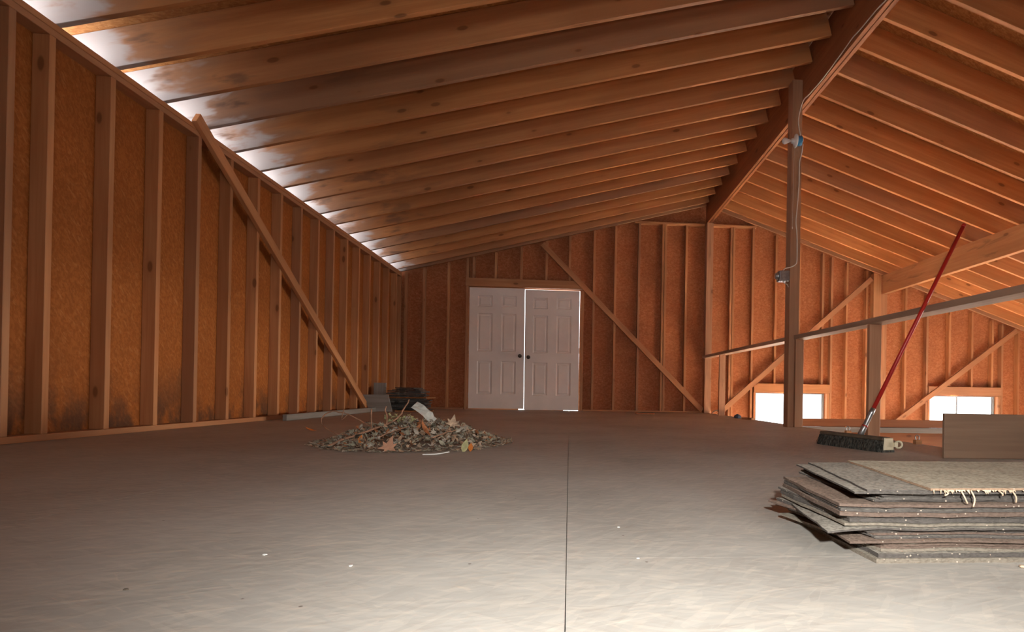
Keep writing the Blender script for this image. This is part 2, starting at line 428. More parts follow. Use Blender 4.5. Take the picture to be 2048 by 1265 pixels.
# left wall plates, studs, braces
o = lumber('top_plate', (XL-.0445, YB, ZP-.019), (XL-.0445, D, ZP-.019), (1, 0, 0), .089, .037, M['stud']); tag(o, 'upper board of the doubled plate on top of the left wall', 'plate')
o = lumber('top_plate', (XL-.0445, YB, ZP-.058), (XL-.0445, D, ZP-.058), (1, 0, 0), .089, .037, M['stud']); tag(o, 'lower board of the doubled plate on top of the left wall', 'plate')
o = lumber('bottom_plate', (XL-.0445, YB, .019), (XL-.0445, D, .019), (1, 0, 0), .089, .037, M['stud']); tag(o, 'bottom plate lying on the floor under the left wall studs', 'plate')
k = 0; ys = []
y = 9.5
ysl = [3.287+SP*i-.019 for i in range(-11, 16)]+[3.067-.019, D-.02]
for y in sorted(ysl, reverse=True):
    k += 1
    o = lumber('wall_stud', (XL-.0445, y, .038), (XL-.0445, y, ZP-.077), (1, 0, 0), .0885, .038, M['stud'])
    if y < 2.9: lab = 'bare pine stud of the left wall, beside the camera'
    elif k == 1: lab = 'corner stud of the left wall, against the end wall'
    else: lab = 'bare pine stud of the left wall, %s from the end wall corner' % ORD[k-1]
    tag(o, lab, 'stud', 'studs of the left wall')
o = lumber('wall_brace', (XL+.02, 4.40, 2.32), (XL+.02, 8.08, .03), (0, .5, 1), .089, .037, M['stud'])
tag(o, 'long diagonal brace nailed across the studs of the left wall', 'brace')

# end wall studs
def zst(x, margin=.004):
    return min(zund(x-.019), zund(x+.019))-margin
GP = 3.27   # flat plate under the ridge
ends = [(-2.77, 1), (-2.4675, 1), (-2.064, 1), (-1.752, 1), (.205, 2), (.39, 1), (.757, 1), (1.167, 1), (1.585, 1), (1.630, 1), (1.998, 1), (2.795, 1), (2.84, 1), (3.19, 1), (3.252, 2),
        (4.59, 2), (4.635, 1), (4.917, 1), (5.285, 1), (6.02, 1), (6.43, 1), (6.475, 2), (7.825, 2), (7.87, 1), (8.19, 1), (8.6, 1)]
pos = 0
for x, kind in ends:
    pos += 1
    z0 = 0 if x < XE else ZLOW
    z1 = zst(x)
    if 1.1 < x < 3.2: z1 = GP
    if kind == 2: z1 = {.205: 2.085, 3.252: .38, 4.59: .38, 6.475: .38, 7.825: .38}[x]
    o = lumber('wall_stud', (x, D+.0445, z0), (x, D+.0445, z1), (0, 1, 0), .0885, .038, M['stud'])
    if x > 1.1: z1 = z1
    where = 'left of the double door' if x < -1.7 else ('between the double door and the tall corner post' if x < 2.2 else ('between the tall post and the left low window' if x < 3.3 else ('between the two low windows' if x < 6.5 else 'right of the right low window')))
    cnt = [e for e in ends if (-9 if x < -1.7 else -1.7 if x < 2.2 else 2.2 if x < 3.3 else 3.3 if x < 6.5 else 6.5) <= e[0] <= x]
    tag(o, 'end wall stud %s, %s from left there' % (where, 'first' if len(cnt) == 1 else ORD[len(cnt)-1]), 'stud', 'studs of the end wall')
def cripple(xs_, z0, lab):
    for i, x in enumerate(xs_):
        o = lumber('cripple_stud', (x, D+.0445, z0), (x, D+.0445, zst(x)), (0, 1, 0), .0885, .038, M['stud'])
        tag(o, lab % ('first' if i == 0 else ORD[i]), 'stud', 'short studs over the openings')
cripple([-1.65, -1.281, -.853, -.427, -.03], 2.226, 'short stud over the double door header, %s from the left')
cripple([3.61, 4.04, 4.47], .534, 'stud standing on the left window header, %s from the left')
cripple([6.86, 7.29, 7.68], .544, 'stud standing on the right window header, %s from the left')
tag(lumber('door_header', (-1.775, D+.03, 2.155), (.225, D+.03, 2.155), (0, 0, 1), .14, .116, M['stud']), 'wide wooden header over the white double door', 'header')
tag(lumber('window_header', (3.235, D+.03, .456), (4.61, D+.03, .456), (0, 0, 1), .155, .10, M['stud']), 'wooden header over the left low window', 'header')
tag(lumber('window_header', (6.455, D+.03, .462), (7.845, D+.03, .462), (0, 0, 1), .155, .10, M['stud']), 'wooden header over the right low window', 'header')
for nm, w_ in (('left', W1), ('right', W2)):
    tag(lumber('window_sill', (w_[0]-.02, D+.0445, -.65), (w_[1]+.02, D+.0445, -.65), (0, 1, 0), .089, .038, M['stud']), 'rough wooden sill under the %s low window' % nm, 'sill')
tag(lumber('gable_plate', (1.08, D+.0445, GP+.02), (2.31, D+.0445, GP+.02), (0, 1, 0), .089, .038, M['stud']), 'short flat plate under the ridge, left of the tall post', 'plate')
tag(lumber('gable_plate', (2.45, D+.0445, GP+.02), (3.24, D+.0445, GP+.02), (0, 1, 0), .089, .038, M['stud']), 'short flat plate under the ridge, right of the tall post', 'plate')
tag(lumber('bottom_plate', (-2.82, D+.0445, .012), (-1.78, D+.0445, .012), (0, 1, 0), .089, .024, M['stud']), 'bottom plate of the end wall left of the double door', 'plate')
tag(lumber('bottom_plate', (.23, D+.0445, .012), (2.3, D+.0445, .012), (0, 1, 0), .089, .024, M['stud']), 'bottom plate of the end wall right of the double door', 'plate')
tag(lumber('ridge_post', (2.385, D-.035, 0), (2.385, D-.035, 3.298), (1, 0, 0), .115, .14, M['post']), 'tall post under the ridge beam against the end wall', 'post')
tag(lumber('wall_brace', (-.50, D-.0205, 2.84), (2.31, D-.0205, .04), (0, 0, 1), .089, .037, M['stud']), 'diagonal brace falling to the right beside the double door', 'brace')
tag(lumber('wall_brace', (5.35, D-.0205, 2.44), (2.60, D-.0205, -.02), (0, 0, 1), .089, .037, M['stud']), 'diagonal brace rising to the right over the left low window', 'brace')
tag(lumber('wall_brace', (8.12, D-.0205, 1.59), (5.55, D-.0205, -.33), (0, 0, 1), .089, .037, M['stud']), 'diagonal brace rising to the right over the right low window', 'brace')

# purlin on the right and its post
tag(lumber('roof_purlin', (5.60, YB, 2.345), (5.60, D-.002, 2.345), (0, 0, 1), .335, .085, M['beam']), 'heavy beam carrying the rafters of the right roof slope', 'beam')
tag(lumber('purlin_post', (5.46, D+.03, ZLOW), (5.46, D+.03, 2.54), (1, 0, 0), .14, .115, M['beam']), 'wide post of the end wall left of the purlin end', 'post')
tag(lumber('purlin_post', (5.60, D+.045, ZLOW), (5.60, D+.045, 2.176), (1, 0, 0), .12, .0885, M['stud']), 'narrower post directly under the purlin end', 'post')

# ---------------------------------------------------------------- doors
def door_leaf(w, h):
    t = .035
    pan = []   # (x0,x1,z0,z1) panels
    sx = .115*w/.9; mw = .11
    pw = (w-2*sx-mw)/2
    for x0 in (sx, sx+pw+mw):
        for z0, z1 in ((.24, .80), (.96, 1.60), (1.71, 1.90)): pan.append((x0+.02, x0+pw-.02, z0*h/2.03, z1*h/2.03))
    def offs(a, b): return [a, a+.012, a+.03, a+.045, b-.045, b-.03, b-.012, b]
    X = sorted({0, w} | {round(v, 4) for p in pan for v in offs(p[0], p[1])})
    Z = sorted({0, h} | {round(v, 4) for p in pan for v in offs(p[2], p[3])})
    def dep(x, z):
        for a, b, c, d in pan:
            e = min(x-a, b-x, z-c, d-z)
            if e > -1e-6:
                return 0 if e < .004 else (.013 if e < .035 else .004)
        return 0
    bm = bmesh.new(); V = {}
    for i, x in enumerate(X):
        for j, z in enumerate(Z): V[i, j] = bm.verts.new((x, dep(x, z), z))
    for i in range(len(X)-1):
        for j in range(len(Z)-1): bm.faces.new((V[i, j], V[i+1, j], V[i+1, j+1], V[i, j+1]))
    b = [bm.verts.new(p) for p in ((0, t, 0), (w, t, 0), (w, t, h), (0, t, h))]
    bm.faces.new((b[3], b[2], b[1], b[0]))
    n, m = len(X)-1, len(Z)-1
    bm.faces.new([V[0, j] for j in range(m+1)]+[b[3], b[0]])
    bm.faces.new([V[n, j] for j in range(m, -1, -1)]+[b[1], b[2]])
    bm.faces.new([V[i, 0] for i in range(n, -1, -1)]+[b[0], b[1]])
    bm.faces.new([V[i, m] for i in range(n+1)]+[b[2], b[3]])
    bmesh.ops.recalc_face_normals(bm, faces=bm.faces)
    return bm
LW, LH = .925, 2.05
for nm, x0, z0, ry, side in (('door_1', DX0+.004, .016, math.radians(-.28), 1), ('door_2', DX1-.014-LW, .004, math.radians(-.3), -1)):
    e = empty(nm, (x0, D+.002, z0), (0, ry, 0)); e['kind'] = 'structure'
    e['label'] = 'white six-panel leaf of the double door, %s' % ('the left one' if side == 1 else 'the right one'); e['category'] = 'door'
    put('door_leaf', door_leaf(LW, LH), M['door'], e)
    kx = LW-.07 if side == 1 else .065
    bm = bmesh.new(); lathe(bm, [(0, .032), (.006, .032), (.009, .012), (.03, .012), (.034, .022), (.045, .029), (.06, .027), (.066, .012)], (kx, 0, .90), (0, -1, 0), 20)
    put('door_knob', bm, M['bronze'], e)
    hx = .004 if side == 1 else LW-.004
    for hz in (.22, 1.02, 1.83):
        bm = bmesh.new(); bx(bm, (hx-.006, -.006, hz-.045), (hx+.006, .004, hz+.045)); put('hinge', bm, M['white'], e)

bm = bmesh.new()
for a, b in (((DX0-.03, D+.045, 0), (DX0+.022, D+.085, DZ1+.012)), ((DX1-.016, D+.045, 0), (DX1+.03, D+.085, 2.07)), ((DX0+.022, D+.045, 2.03), (-.79, D+.085, DZ1+.03)),
             ((-.79, D+.045, 2.072), (DX1+.03, D+.085, DZ1+.03)), ((DX0+.022, D+.045, -.0), (-.865, D+.085, .03)), ((-.755, D+.045, 0), (-.10, D+.085, .03))): bx(bm, a, b)
struct(put('trim_2', bm, M['stud']))
# ---------------------------------------------------------------- windows
for nm, w_, mull in (('window_1', W1, 3.92), ('window_2', W2, 7.08)):
    e = empty(nm, (w_[0], D+.09, w_[2])); e['kind'] = 'structure'; e['label'] = 'low sliding window, bright with daylight, the %s one' % ('left' if nm[-1] == '1' else 'right'); e['category'] = 'window'
    ww, hh = w_[1]-w_[0], w_[3]-w_[2]
    bm = bmesh.new()
    for a, b in (((0, 0, 0), (.02, .05, hh)), ((ww-.02, 0, 0), (ww, .05, hh)), ((.02, 0, 0), (ww-.02, .05, .03)), ((.02, 0, hh-.014), (ww-.02, .05, hh))): bx(bm, a, b)
    put('window_frame', bm, M['vinyl'], e)
    for a, b, yy in ((.02, mull-w_[0]+.008, .012), (mull-w_[0]-.008, ww-.02, .03)):
        bm = bmesh.new(); s = .012
        for p, q in (((a, yy, .03), (a+s, yy+.014, hh-.016)), ((b-s, yy, .03), (b, yy+.014, hh-.016)), ((a+s, yy, .03), (b-s, yy+.014, .03+s)), ((a+s, yy, hh-.016-s*.6), (b-s, yy+.014, hh-.016))): bx(bm, p, q)
        sh = put('sash', bm, M['vinyl'], e)
        bm = bmesh.new(); bx(bm, (a+s, yy+.005, .03+s), (b-s, yy+.009, hh-.016-s*.6)); put('pane', bm, M['glass'], sh)

# ---------------------------------------------------------------- railing
PX0, PX1, PY0, PY1 = 2.225, 2.328, 5.55, 5.67
o = lumber('ridge_post', ((PX0+PX1)/2, (PY0+PY1)/2, 0), ((PX0+PX1)/2, (PY0+PY1)/2, 3.56), (1, 0, 0), PX1-PX0, PY1-PY0, M['post'])
tag(o, 'free-standing post under the ridge beam with the lamp and cable on it', 'post')
def rz(y): return .858+(.945-.858)*(y-2.6)/(9.5-2.6)
def rail(y0, y1, lab):
    o = lumber('guard_rail', (2.345, y0, rz(y0)+.022), (2.345, y1, rz(y1)+.022), (1, 0, 0), .14, .042, M['rail']); tag(o, lab, 'rail', None)
rail(.35, PY0-.002, 'guard rail board along the loft edge, near length in front of the ridge post')
rail(PY1+.002, D-.106, 'guard rail board along the loft edge, far length behind the ridge post')
for y, lab in ((8.40, 'short guard rail post nearest the end wall'), (5.505, 'guard rail post set against the foot of the ridge post'), (4.12, 'wide guard rail post nearest the push broom'), (.9, 'guard rail post beside the camera')):
    yy = y if y != 5.505 else 5.53
    tag(lumber('rail_post', (2.325, yy, 0), (2.325, yy, rz(yy)-.001), (1, 0, 0), .095 if y != 5.505 else .085, .038, M['post']), lab, 'post')

# header boards and a dark void panel across the opening beside the loft edge
tag(lumber('opening_beam', (2.56, 6.12, .024), (5.6, 6.12, .024), (0, 0, 1), .088, .04, M['ridge']), 'brown beam spanning the opening beyond the loft edge', 'beam')
tag(lumber('opening_board', (2.425, 6.11, -.052), (5.6, 6.11, -.052), (0, 0, 1), .06, .05, M['greyboard']), 'grey board under the brown beam beyond the loft edge', 'board')
tag(lumber('opening_dark_panel', (2.425, 6.25, -.33), (5.6, 6.25, -.33), (0, 0, 1), .6, .04, M['ridge']), 'dark panel standing in for the shaded void below the grey board', 'beam')  # dark panel put in for the shade of the void, also hides the window below
for (x, y, sx, sz), lab in (((2.35, 4.55, .035, .06), 'small tan wood block with metal clip behind the broom head'), ((2.385, 3.66, .035, .055), 'small tan wood block at loft edge right of the broom')):
    e = empty('wood_block', (x, y, 0)); tag(e, lab, 'block')
    box('block', (-sx*.6, -sx/2, 0), (sx*.6, sx/2, sz*.55), M['beam'], e)
    bm = bmesh.new(); tube(bm, spline([(-.012, 0, sz*.55), (-.016, 0, sz*.9), (-.004, 0, sz*1.15), (.012, 0, sz*.95), (.01, 0, sz*.55)]), .0035, 6); put('clip', bm, M['steel'], e)

# ---------------------------------------------------------------- lamp, cable, boxes
e = empty('lamp_holder', (2.300, PY0, 2.905)); tag(e, 'bare bulb in a white holder on a blue box, high on the ridge post', 'lamp')
ax = Vector((-.997, .07, -.02)).normalized()
bm = bmesh.new(); lathe(bm, [(0, .046), (.002, .05), (.05, .05), (.052, .044)], (.0, -.056, .0), ax, 16); put('junction_box', bm, M['blue'], e)
b0 = Vector((0, -.056, 0))+ax*.052
bm = bmesh.new(); lathe(bm, [(0, .066), (.006, .068), (.014, .064), (.022, .045), (.03, .028), (.05, .024), (.052, .018)], b0, ax, 28); bs = put('holder', bm, M['white'], e)
b1 = b0+ax*.052
bm = bmesh.new(); lathe(bm, [(0, .013), (.014, .013), (.018, .015), (.035, .021), (.05, .029), (.065, .032), (.08, .029), (.09, .018), (.094, .004)], b1, ax, 24); put('bulb', bm, M['bulb'], e)
bm = bmesh.new(); c0 = b0+ax*.02+Vector((0, 0, -.05)); tube(bm, [c0, c0+Vector((-.004, 0, -.4)), c0+Vector((-.006, 0, -.82))], .0013, 5)
pc = put('pull_chain', bm, M['cable'], e)
bm = bmesh.new(); lathe(bm, [(0, .002), (.004, .0045), (.02, .0045), (.025, .002)], c0+Vector((-.006, 0, -.82)), (0, 0, -1), 10); put('pull', bm, M['cable'], pc)
# positions on the post face are scaled to its real depth
sc = 5.545/5.89
def onpost(x, z, y=5.545): return (x*sc, y, (z-H)*sc+H)
bx0 = Vector((2.285, 5.48, 2.93))
pts = [(2.322, 3.35, 3.30), (2.322, 3.75, 3.31), (2.322, 4.011, 3.31), (2.322, 4.148, 3.325), (2.322, 4.386, 3.33), (2.322, 4.523, 3.34), (2.322, 4.659, 3.33), (2.322, 4.937, 3.312), (2.322, 5.142, 3.308), (2.32, 5.364, 3.315), (2.31, 5.50, 3.31),
       onpost(2.428, 3.32), onpost(2.452, 3.158), onpost(2.468, 3.075, 5.52), (2.318, 5.50, 2.935)]
bm = bmesh.new(); tube(bm, spline(pts), .0055, 6); tag(put('electric_cable', bm, M['cable']), 'white cable along the ridge beam down to the lamp', 'cable')
pts = [(2.318, 5.50, 2.875), onpost(2.468, 2.941), onpost(2.447, 2.858), onpost(2.446, 2.613), onpost(2.428, 2.341), onpost(2.419, 2.204), onpost(2.432, 2.069), onpost(2.437, 1.798), onpost(2.416, 1.743), onpost(2.36, 1.713), onpost(2.31, 1.70), (2.165, 5.58, 1.603)]
bm = bmesh.new(); tube(bm, spline(pts), .0055, 6); tag(put('electric_cable', bm, M['cable']), 'white cable down the ridge post from the lamp to the steel box', 'cable')
e = empty('switch_box', (PX0, 5.60, 1.545)); tag(e, 'grey steel electrical box on the left side of the ridge post', 'electrical box')
bm = bmesh.new(); bx(bm, (-.105, -.05, -.05), (-.001, .05, .055), bev=.006); put('steel_box', bm, M['steel'], e)
bm = bmesh.new(); lathe(bm, [(0, .04), (.012, .04), (.02, .03), (.03, .03), (.034, .02)], (-.105, 0, .004), (-1, 0, 0), 14); put('cover', bm, M['steel'], e)
bm = bmesh.new()
for q in range(3): bx(bm, (-.09+q*.03, -.052, -.058), (-.073+q*.03, -.02, -.05))
put('clamp', bm, M['white'], e)
bm = bmesh.new(); tube(bm, spline([(-.07, -.03, -.05), (-.05, -.035, -.075), (-.02, -.03, -.085), (-.004, -.02, -.11)]), .0035, 6); put('wire', bm, M['cable'], e)
bm = bmesh.new(); tube(bm, spline([(2.36, 9.12, .004), (2.365, 9.05, .03), (2.39, 8.98, .06), (2.43, 8.9, .065), (2.455, 8.85, .06), (2.46, 8.82, .0), (2.455, 8.8, -.08)]), .007, 6)
tag(put('cable_loop', bm, M['cable']), 'white cable loop poking up at the loft edge near the end wall', 'cable')

# ---------------------------------------------------------------- broom
A = Vector((1.835, 3.09, 0)); B = Vector((1.70, 3.63, 0)); dv = (B-A); L = dv.length; ang = math.atan2(dv.y, dv.x)
br = empty('push_broom', ((A+B)/2).to_tuple(), (0, 0, ang)); tag(br, 'push broom with red handle leaning on the guard rail', 'broom')
bm = bmesh.new(); rings = []
prof = [(-.062, 0), (-.052, .035), (-.036, .066), (.036, .066), (.052, .035), (.062, 0)]
nseg = 40
for i in range(nseg+1):
    u = i/nseg*2-1; x = u*L/2; k_ = 1-.28*max(0, abs(u)-.8)/.2
    rings.append([bm.verts.new((x*(1+.02*(z == 0)), y*k_+random.uniform(-.003, .003), z*(.92+.08*k_))) for y, z in prof])
for P, Q in zip(rings, rings[1:]):
    for j in range(len(prof)-1): bm.faces.new((P[j], Q[j], Q[j+1], P[j+1]))
    bm.faces.new((Q[0], P[0], P[-1], Q[-1]))
bm.faces.new(rings[0]); bm.faces.new(rings[-1][::-1])
# individual tufts hanging at the rim
for i in range(260):
    x = random.uniform(-L/2, L/2); sgn = random.choice((-1, 1)); z0_ = random.uniform(.02, .06); y0_ = sgn*(.062-.4*z0_*.9)
    tube(bm, [(x, y0_, z0_), (x+random.uniform(-.004, .004), y0_+sgn*.008, z0_-.018)], .0012, 3, caps=False)
bmesh.ops.recalc_face_normals(bm, faces=bm.faces)
put('bristles', bm, M['bristle'], br)
bm = bmesh.new(); bx(bm, (-L/2+.004, -.033, .064), (L/2-.004, .033, .086), bev=.006); put('head_block', bm, simple('dark_block', (.10, .075, .05), .7), br)
# cream end cap with hanging ring, at the end nearest the camera (-x side)
bm = bmesh.new()
v = [(-L/2-.003, -.04, .012), (-L/2-.003, .036, .012), (-L/2-.003, .03, .084), (-L/2-.003, -.034, .084)]
P = [bm.verts.new(p) for p in v]; Q = [bm.verts.new((p[0]-.008, p[1]*.8, p[2]*.9+.005)) for p in v]
bm.faces.new(P); bm.faces.new(Q[::-1])
for i in range(4): bm.faces.new((P[i], Q[i], Q[(i+1) % 4], P[(i+1) % 4]))
bmesh.ops.recalc_face_normals(bm, faces=bm.faces)
cx_, cy_, cz_ = -L/2-.012, -.066, .045
ringp = [(cx_+.006*math.cos(a_), cy_+.019*math.cos(a_), cz_+.019*math.sin(a_)) for a_ in [2*math.pi*k/20 for k in range(21)]]
tube(bm, ringp, .006, 8)
bx(bm, (-L/2-.02, -.055, .032), (-L/2-.004, -.03, .058))
put('end_cap', bm, M['cream'], br)
P1 = Vector((1.80, 3.34, .07)); P2 = Vector((2.262, 3.40, .938)); dd = (P2-P1).normalized()
inv = Matrix.Translation(br.location) @ Matrix.Rotation(ang, 4, 'Z'); inv.invert()
def loc_(p): return inv @ p
bm = bmesh.new(); tube(bm, [loc_(P1), loc_(P1+dd*.07), loc_(P1+dd*.16), loc_(P1+dd*.165), loc_(P1+dd*.20)], [.02, .017, .014, .017, .015], 14)
sk = put('socket', bm, M['steel'], br)
bm = bmesh.new(); tube(bm, [loc_(P1+dd*.07), loc_(P1+dd*.078)], .019, 14); put('collar', bm, M['red'], sk)
bm = bmesh.new(); tube(bm, [loc_(P1+dd*.185), loc_(P1+dd*1.0), loc_(P1+dd*1.55)], .0125, 14); put('handle', bm, M['red'], br)
bm = bmesh.new(); lathe(bm, [(0, .0128), (.006, .0135), (.02, .0128), (.026, .006)], loc_(P1+dd*1.545), loc_(P1+dd)-loc_(P1), 12); put('handle_tip', bm, M['red'], br)

# board standing on edge
tag(lumber('plywood_board', (1.967, 2.80, .119), (2.62, 2.80, .119), (0, 0, 1), .236, .02, lumber_mat('plywood', (.31, .2, .13), (.25, .155, .1), knots=False)), 'plywood board standing on its long edge behind the felt pile', 'board')

# ---------------------------------------------------------------- pile of felt sheets
def sheet(name, xf, xb, y0, y1, x1, z, th, mat, wav=0.002, seed=0, droop=0, ragged=.002):
    nx, ny = 34, 8; bm = bmesh.new(); T = []; Bt = []
    for j in range(ny+1):
        v_ = j/ny; y = y0+(y1-y0)*v_; xs0 = xf+(xb-xf)*v_+random.uniform(-ragged, ragged)
        rt_, rb_ = [], []
        for i in range(nx+1):
            u = i/nx; x = xs0+(x1-xs0)*u
            yy = y+(random.uniform(-ragged, ragged) if j in (0, ny) else 0)
            dz = wav*(mnoise.noise(Vector((x*5, y*3, seed*.35)))+.5*mnoise.noise(Vector((x*14, y*6, seed*.35+9))))
            dz -= droop*max(0, 1-u*nx/4)**1.5
            rt_.append(bm.verts.new((x, yy, z+th+dz))); rb_.append(bm.verts.new((x, yy, z+dz)))
        T.append(rt_); Bt.append(rb_)
    for j in range(ny):
        for i in range(nx):
            bm.faces.new((T[j][i], T[j][i+1], T[j+1][i+1], T[j+1][i])); bm.faces.new((Bt[j][i], Bt[j+1][i], Bt[j+1][i+1], Bt[j][i+1]))
    for i in range(nx):
        bm.faces.new((Bt[0][i], Bt[0][i+1], T[0][i+1], T[0][i])); bm.faces.new((T[ny][i], T[ny][i+1], Bt[ny][i+1], Bt[ny][i]))
    for j in range(ny):
        bm.faces.new((T[j][0], T[j+1][0], Bt[j+1][0], Bt[j][0])); bm.faces.new((Bt[j][nx], Bt[j+1][nx], T[j+1][nx], T[j][nx]))
    return put(name, bm, mat)
G, Br, Ol, Tn = M['felt_grey'], M['felt_brown'], M['felt_olive'], M['felt_tan']
# (z, xfront, xback, y0, y1, thickness, material)
layers = [
 (.000, .583, .572, 1.015, 1.33, .0085, Ol), (.0085, .592, .575, 1.02, 1.34, .0085, G), (.0175, .602, .53, 1.03, 1.36, .005, Ol),
 (.0225, .604, .56, 1.035, 1.38, .006, Br), (.0285, .606, .55, 1.03, 1.36, .003, Br), (.0315, .61, .55, 1.035, 1.36, .0045, Ol), (.037, .535, .55, 1.02, 1.30, .004, Br),
 (.042, .595, .52, 1.035, 1.36, .0035, G), (.0455, .585, .51, 1.04, 1.36, .0035, G), (.049, .59, .5, 1.035, 1.36, .0035, Br), (.0525, .58, .52, 1.04, 1.36, .0035, G), (.056, .57, .52, 1.035, 1.36, .004, G),
 (.061, .493, .535, 1.02, 1.33, .0035, G), (.0665, .53, .525, 1.03, 1.34, .0045, Ol), (.072, .54, .525, 1.035, 1.35, .009, G), (.082, .535, .525, 1.03, 1.36, .0045, G),
 (.0885, .514, .535, 1.02, 1.36, .0075, Br), (.0965, .518, .54, 1.025, 1.36, .0045, G), (.1015, .515, .54, 1.03, 1.36, .0045, G), (.1065, .51, .54, 1.02, 1.37, .0055, Br),
 (.1125, .59, .60, 1.04, 1.42, .004, G), (.1165, .60, .61, 1.035, 1.43, .0032, G), (.120, .61, .62, 1.04, 1.43, .0032, G), (.1235, .602, .62, 1.035, 1.43, .0032, G), (.127, .605, .62, 1.04, 1.43, .0034, G),
 (.1315, .54, .60, 1.015, 1.43, .0035, G), (.1355, .566, .637, 1.018, 1.44, .0035, G), (.1395, .686, .745, 1.01, 1.44, .0045, Tn)]
names = {0: 'olive grey felt sheet lying flat on the floor, lowest of the pile', len(layers)-1: 'tan felt sheet with a frayed front edge, topmost of the pile',
         len(layers)-2: 'grey felt sheet second from the top of the pile', len(layers)-3: 'pale grey felt sheet third from the top, jutting left of the two above',
         12: 'dark bent felt sheet jutting far out at the left, halfway up the pile', 19: 'brownish felt sheet with its worn top showing below the upper step of the pile', 16: 'thick brown felt sheet in the upper half of the pile'}
for i, (z, xf, xb, y0, y1, th, mt) in enumerate(layers):
    wv = 0 if i < 2 else (.0035 if i < 20 else .0012)
    o = sheet('felt_sheet', xf, xb, y0, y1, 1.32+random.uniform(-.03, .03), z, th, mt, wav=wv, seed=(0 if i < 2 else 3 if i < 6 else 5 if i < 12 else 9 if i < 16 else 13 if i < 20 else 20 if i < 25 else 26)+i*.01, droop=.006 if i == 12 else 0)
    lab = names.get(i, 'worn felt sheet inside the pile, number of layers up from the floor: %s' % (ORD[i] if i < len(ORD) else 'top'))
    tag(o, lab.replace('number of layers up from the floor: ', ''), 'felt sheet', 'felt sheets in the pile')
    if i not in names: o['label'] = 'worn felt sheet inside the pile, %s layer up from the floor' % ORD[i]
# frayed fibres at the front edge of the topmost sheet
bm = bmesh.new()
for i in range(110):
    x = .69+random.random()**1.0*.45; z0_ = .139; ln = random.choice((.001, .002, .003, .006)); y_ = 1.008
    w = random.uniform(.001, .004)
    p = [(x-w, y_-.001, z0_+.002), (x+w, y_-.001, z0_+.002), (x+random.uniform(-.003, .003)+w*.4, y_-random.uniform(.001, .004), z0_-ln)]
    vs = [bm.verts.new(q) for q in p]+[bm.verts.new((q[0], q[1]+.0015, q[2])) for q in p]
    bm.faces.new(vs[:3]); bm.faces.new(vs[3:][::-1])
    for a_, b_ in ((0, 1), (1, 2), (2, 0)): bm.faces.new((vs[a_], vs[a_+3], vs[b_+3], vs[b_]))
for x, l in ((.712, .009), (.745, .024), (.765, .03), (.82, .009), (.848, .022), (.895, .006), (.97, .016)):
    tube(bm, spline([(x, 1.008, .14), (x+.002, 1.0, .14-l*.5), (x+random.uniform(-.004, .01), 1.003, .14-l)]), [.003]*9 if x < 0 else .0016, 5)
bmesh.ops.recalc_face_normals(bm, faces=bm.faces)
tp = [o for o in bpy.data.objects if o.name.startswith('felt_sheet') and 'topmost' in o.get('label', '')][0]
fr = put('frayed_edge', bm, M['fibre'], tp); fr['kind'] = 'stuff'; fr['label'] = 'pale frayed fibres'
# dark chips lying around
def chip(x, y, r, mat, lab, cat, grp, name, z=0, h=None):
    bm = bmesh.new(); n = 6; h = h or r*.5
    T = [bm.verts.new((r*random.uniform(.7, 1.2)*math.cos(2*math.pi*k/n), r*random.uniform(.5, 1)*math.sin(2*math.pi*k/n), h*random.uniform(.6, 1))) for k in range(n)]
    Bq = [bm.verts.new((v.co.x*1.05, v.co.y*1.05, 0)) for v in T]
    bm.faces.new(T); bm.faces.new(Bq[::-1])
    for k in range(n): bm.faces.new((Bq[k], Bq[(k+1) % n], T[(k+1) % n], T[k]))
    o = put(name, bm, mat); o.location = (x, y, z+.0003); tag(o, lab, cat, grp); return o
for (x, y, r), lab in (((-.378, 1.019, .004), 'white crumb on the floor left of the long floor seam'), ((.136, 1.054, .003), 'white crumb on the floor just right of the long seam'), ((.555, 1.397, .004), 'white crumb on the floor left of the felt pile'),
                       ((.12, 1.30, .003), 'tiny white crumb on the mid floor behind the seam crossing'), ((-.56, 1.09, .004), 'white crumb on the shaded left floor')):
    chip(x, y, r, M['paper'], lab, 'crumb', 'white crumbs on the floor', 'paper_crumb')
chip(-.668, .908, .004, M['leafs'][5], 'dark crumb on the floor at the lower left', 'crumb', None, 'dirt_crumb')

# ---------------------------------------------------------------- leaves
def leaf_shape(kind):
    if kind == 'maple':
        pts = []
        lobes = [(-90, .25), (-60, .55), (-40, .35), (-15, .95), (8, .5), (35, .85), (50, .5), (90, 1.15), (130, .5), (145, .85), (172, .5), (195, .95), (220, .35), (240, .55)]
        return [(r*math.cos(math.radians(a)), r*math.sin(math.radians(a))) for a, r in lobes]
    return [(0, -1), (.35, -.4), (.45, .1), (.25, .6), (0, 1), (-.25, .6), (-.45, .1), (-.35, -.4)]
def add_leaf(bm, shape, loc, size, rot, curl, mi=0, thick=.0012):
    R_ = Euler(rot).to_matrix(); loc = Vector(loc)
    def P(x, y, dz=0): 
        z = curl*(x*x+y*y*.5)+random.uniform(-.06, .06)*abs(curl)
        return loc+R_ @ (Vector((x, y, z))*size+Vector((0, 0, dz)))
    n = len(shape); pos = [P(x, y) for x, y in shape]; cpos = P(0, 0)
    up_ = R_ @ Vector((0, 0, thick))
    T = [bm.verts.new(p+up_) for p in pos]; Bq = [bm.verts.new(p) for p in pos]; ct = bm.verts.new(cpos+up_); cb = bm.verts.new(cpos)
    for k in range(n):
        for f in ((T[k], T[(k+1) % n], ct), (Bq[(k+1) % n], Bq[k], cb), (Bq[k], Bq[(k+1) % n], T[(k+1) % n], T[k])):
            bm.faces.new(f).material_index = mi
CLX, CLY = -.90, 3.42
bm = bmesh.new()
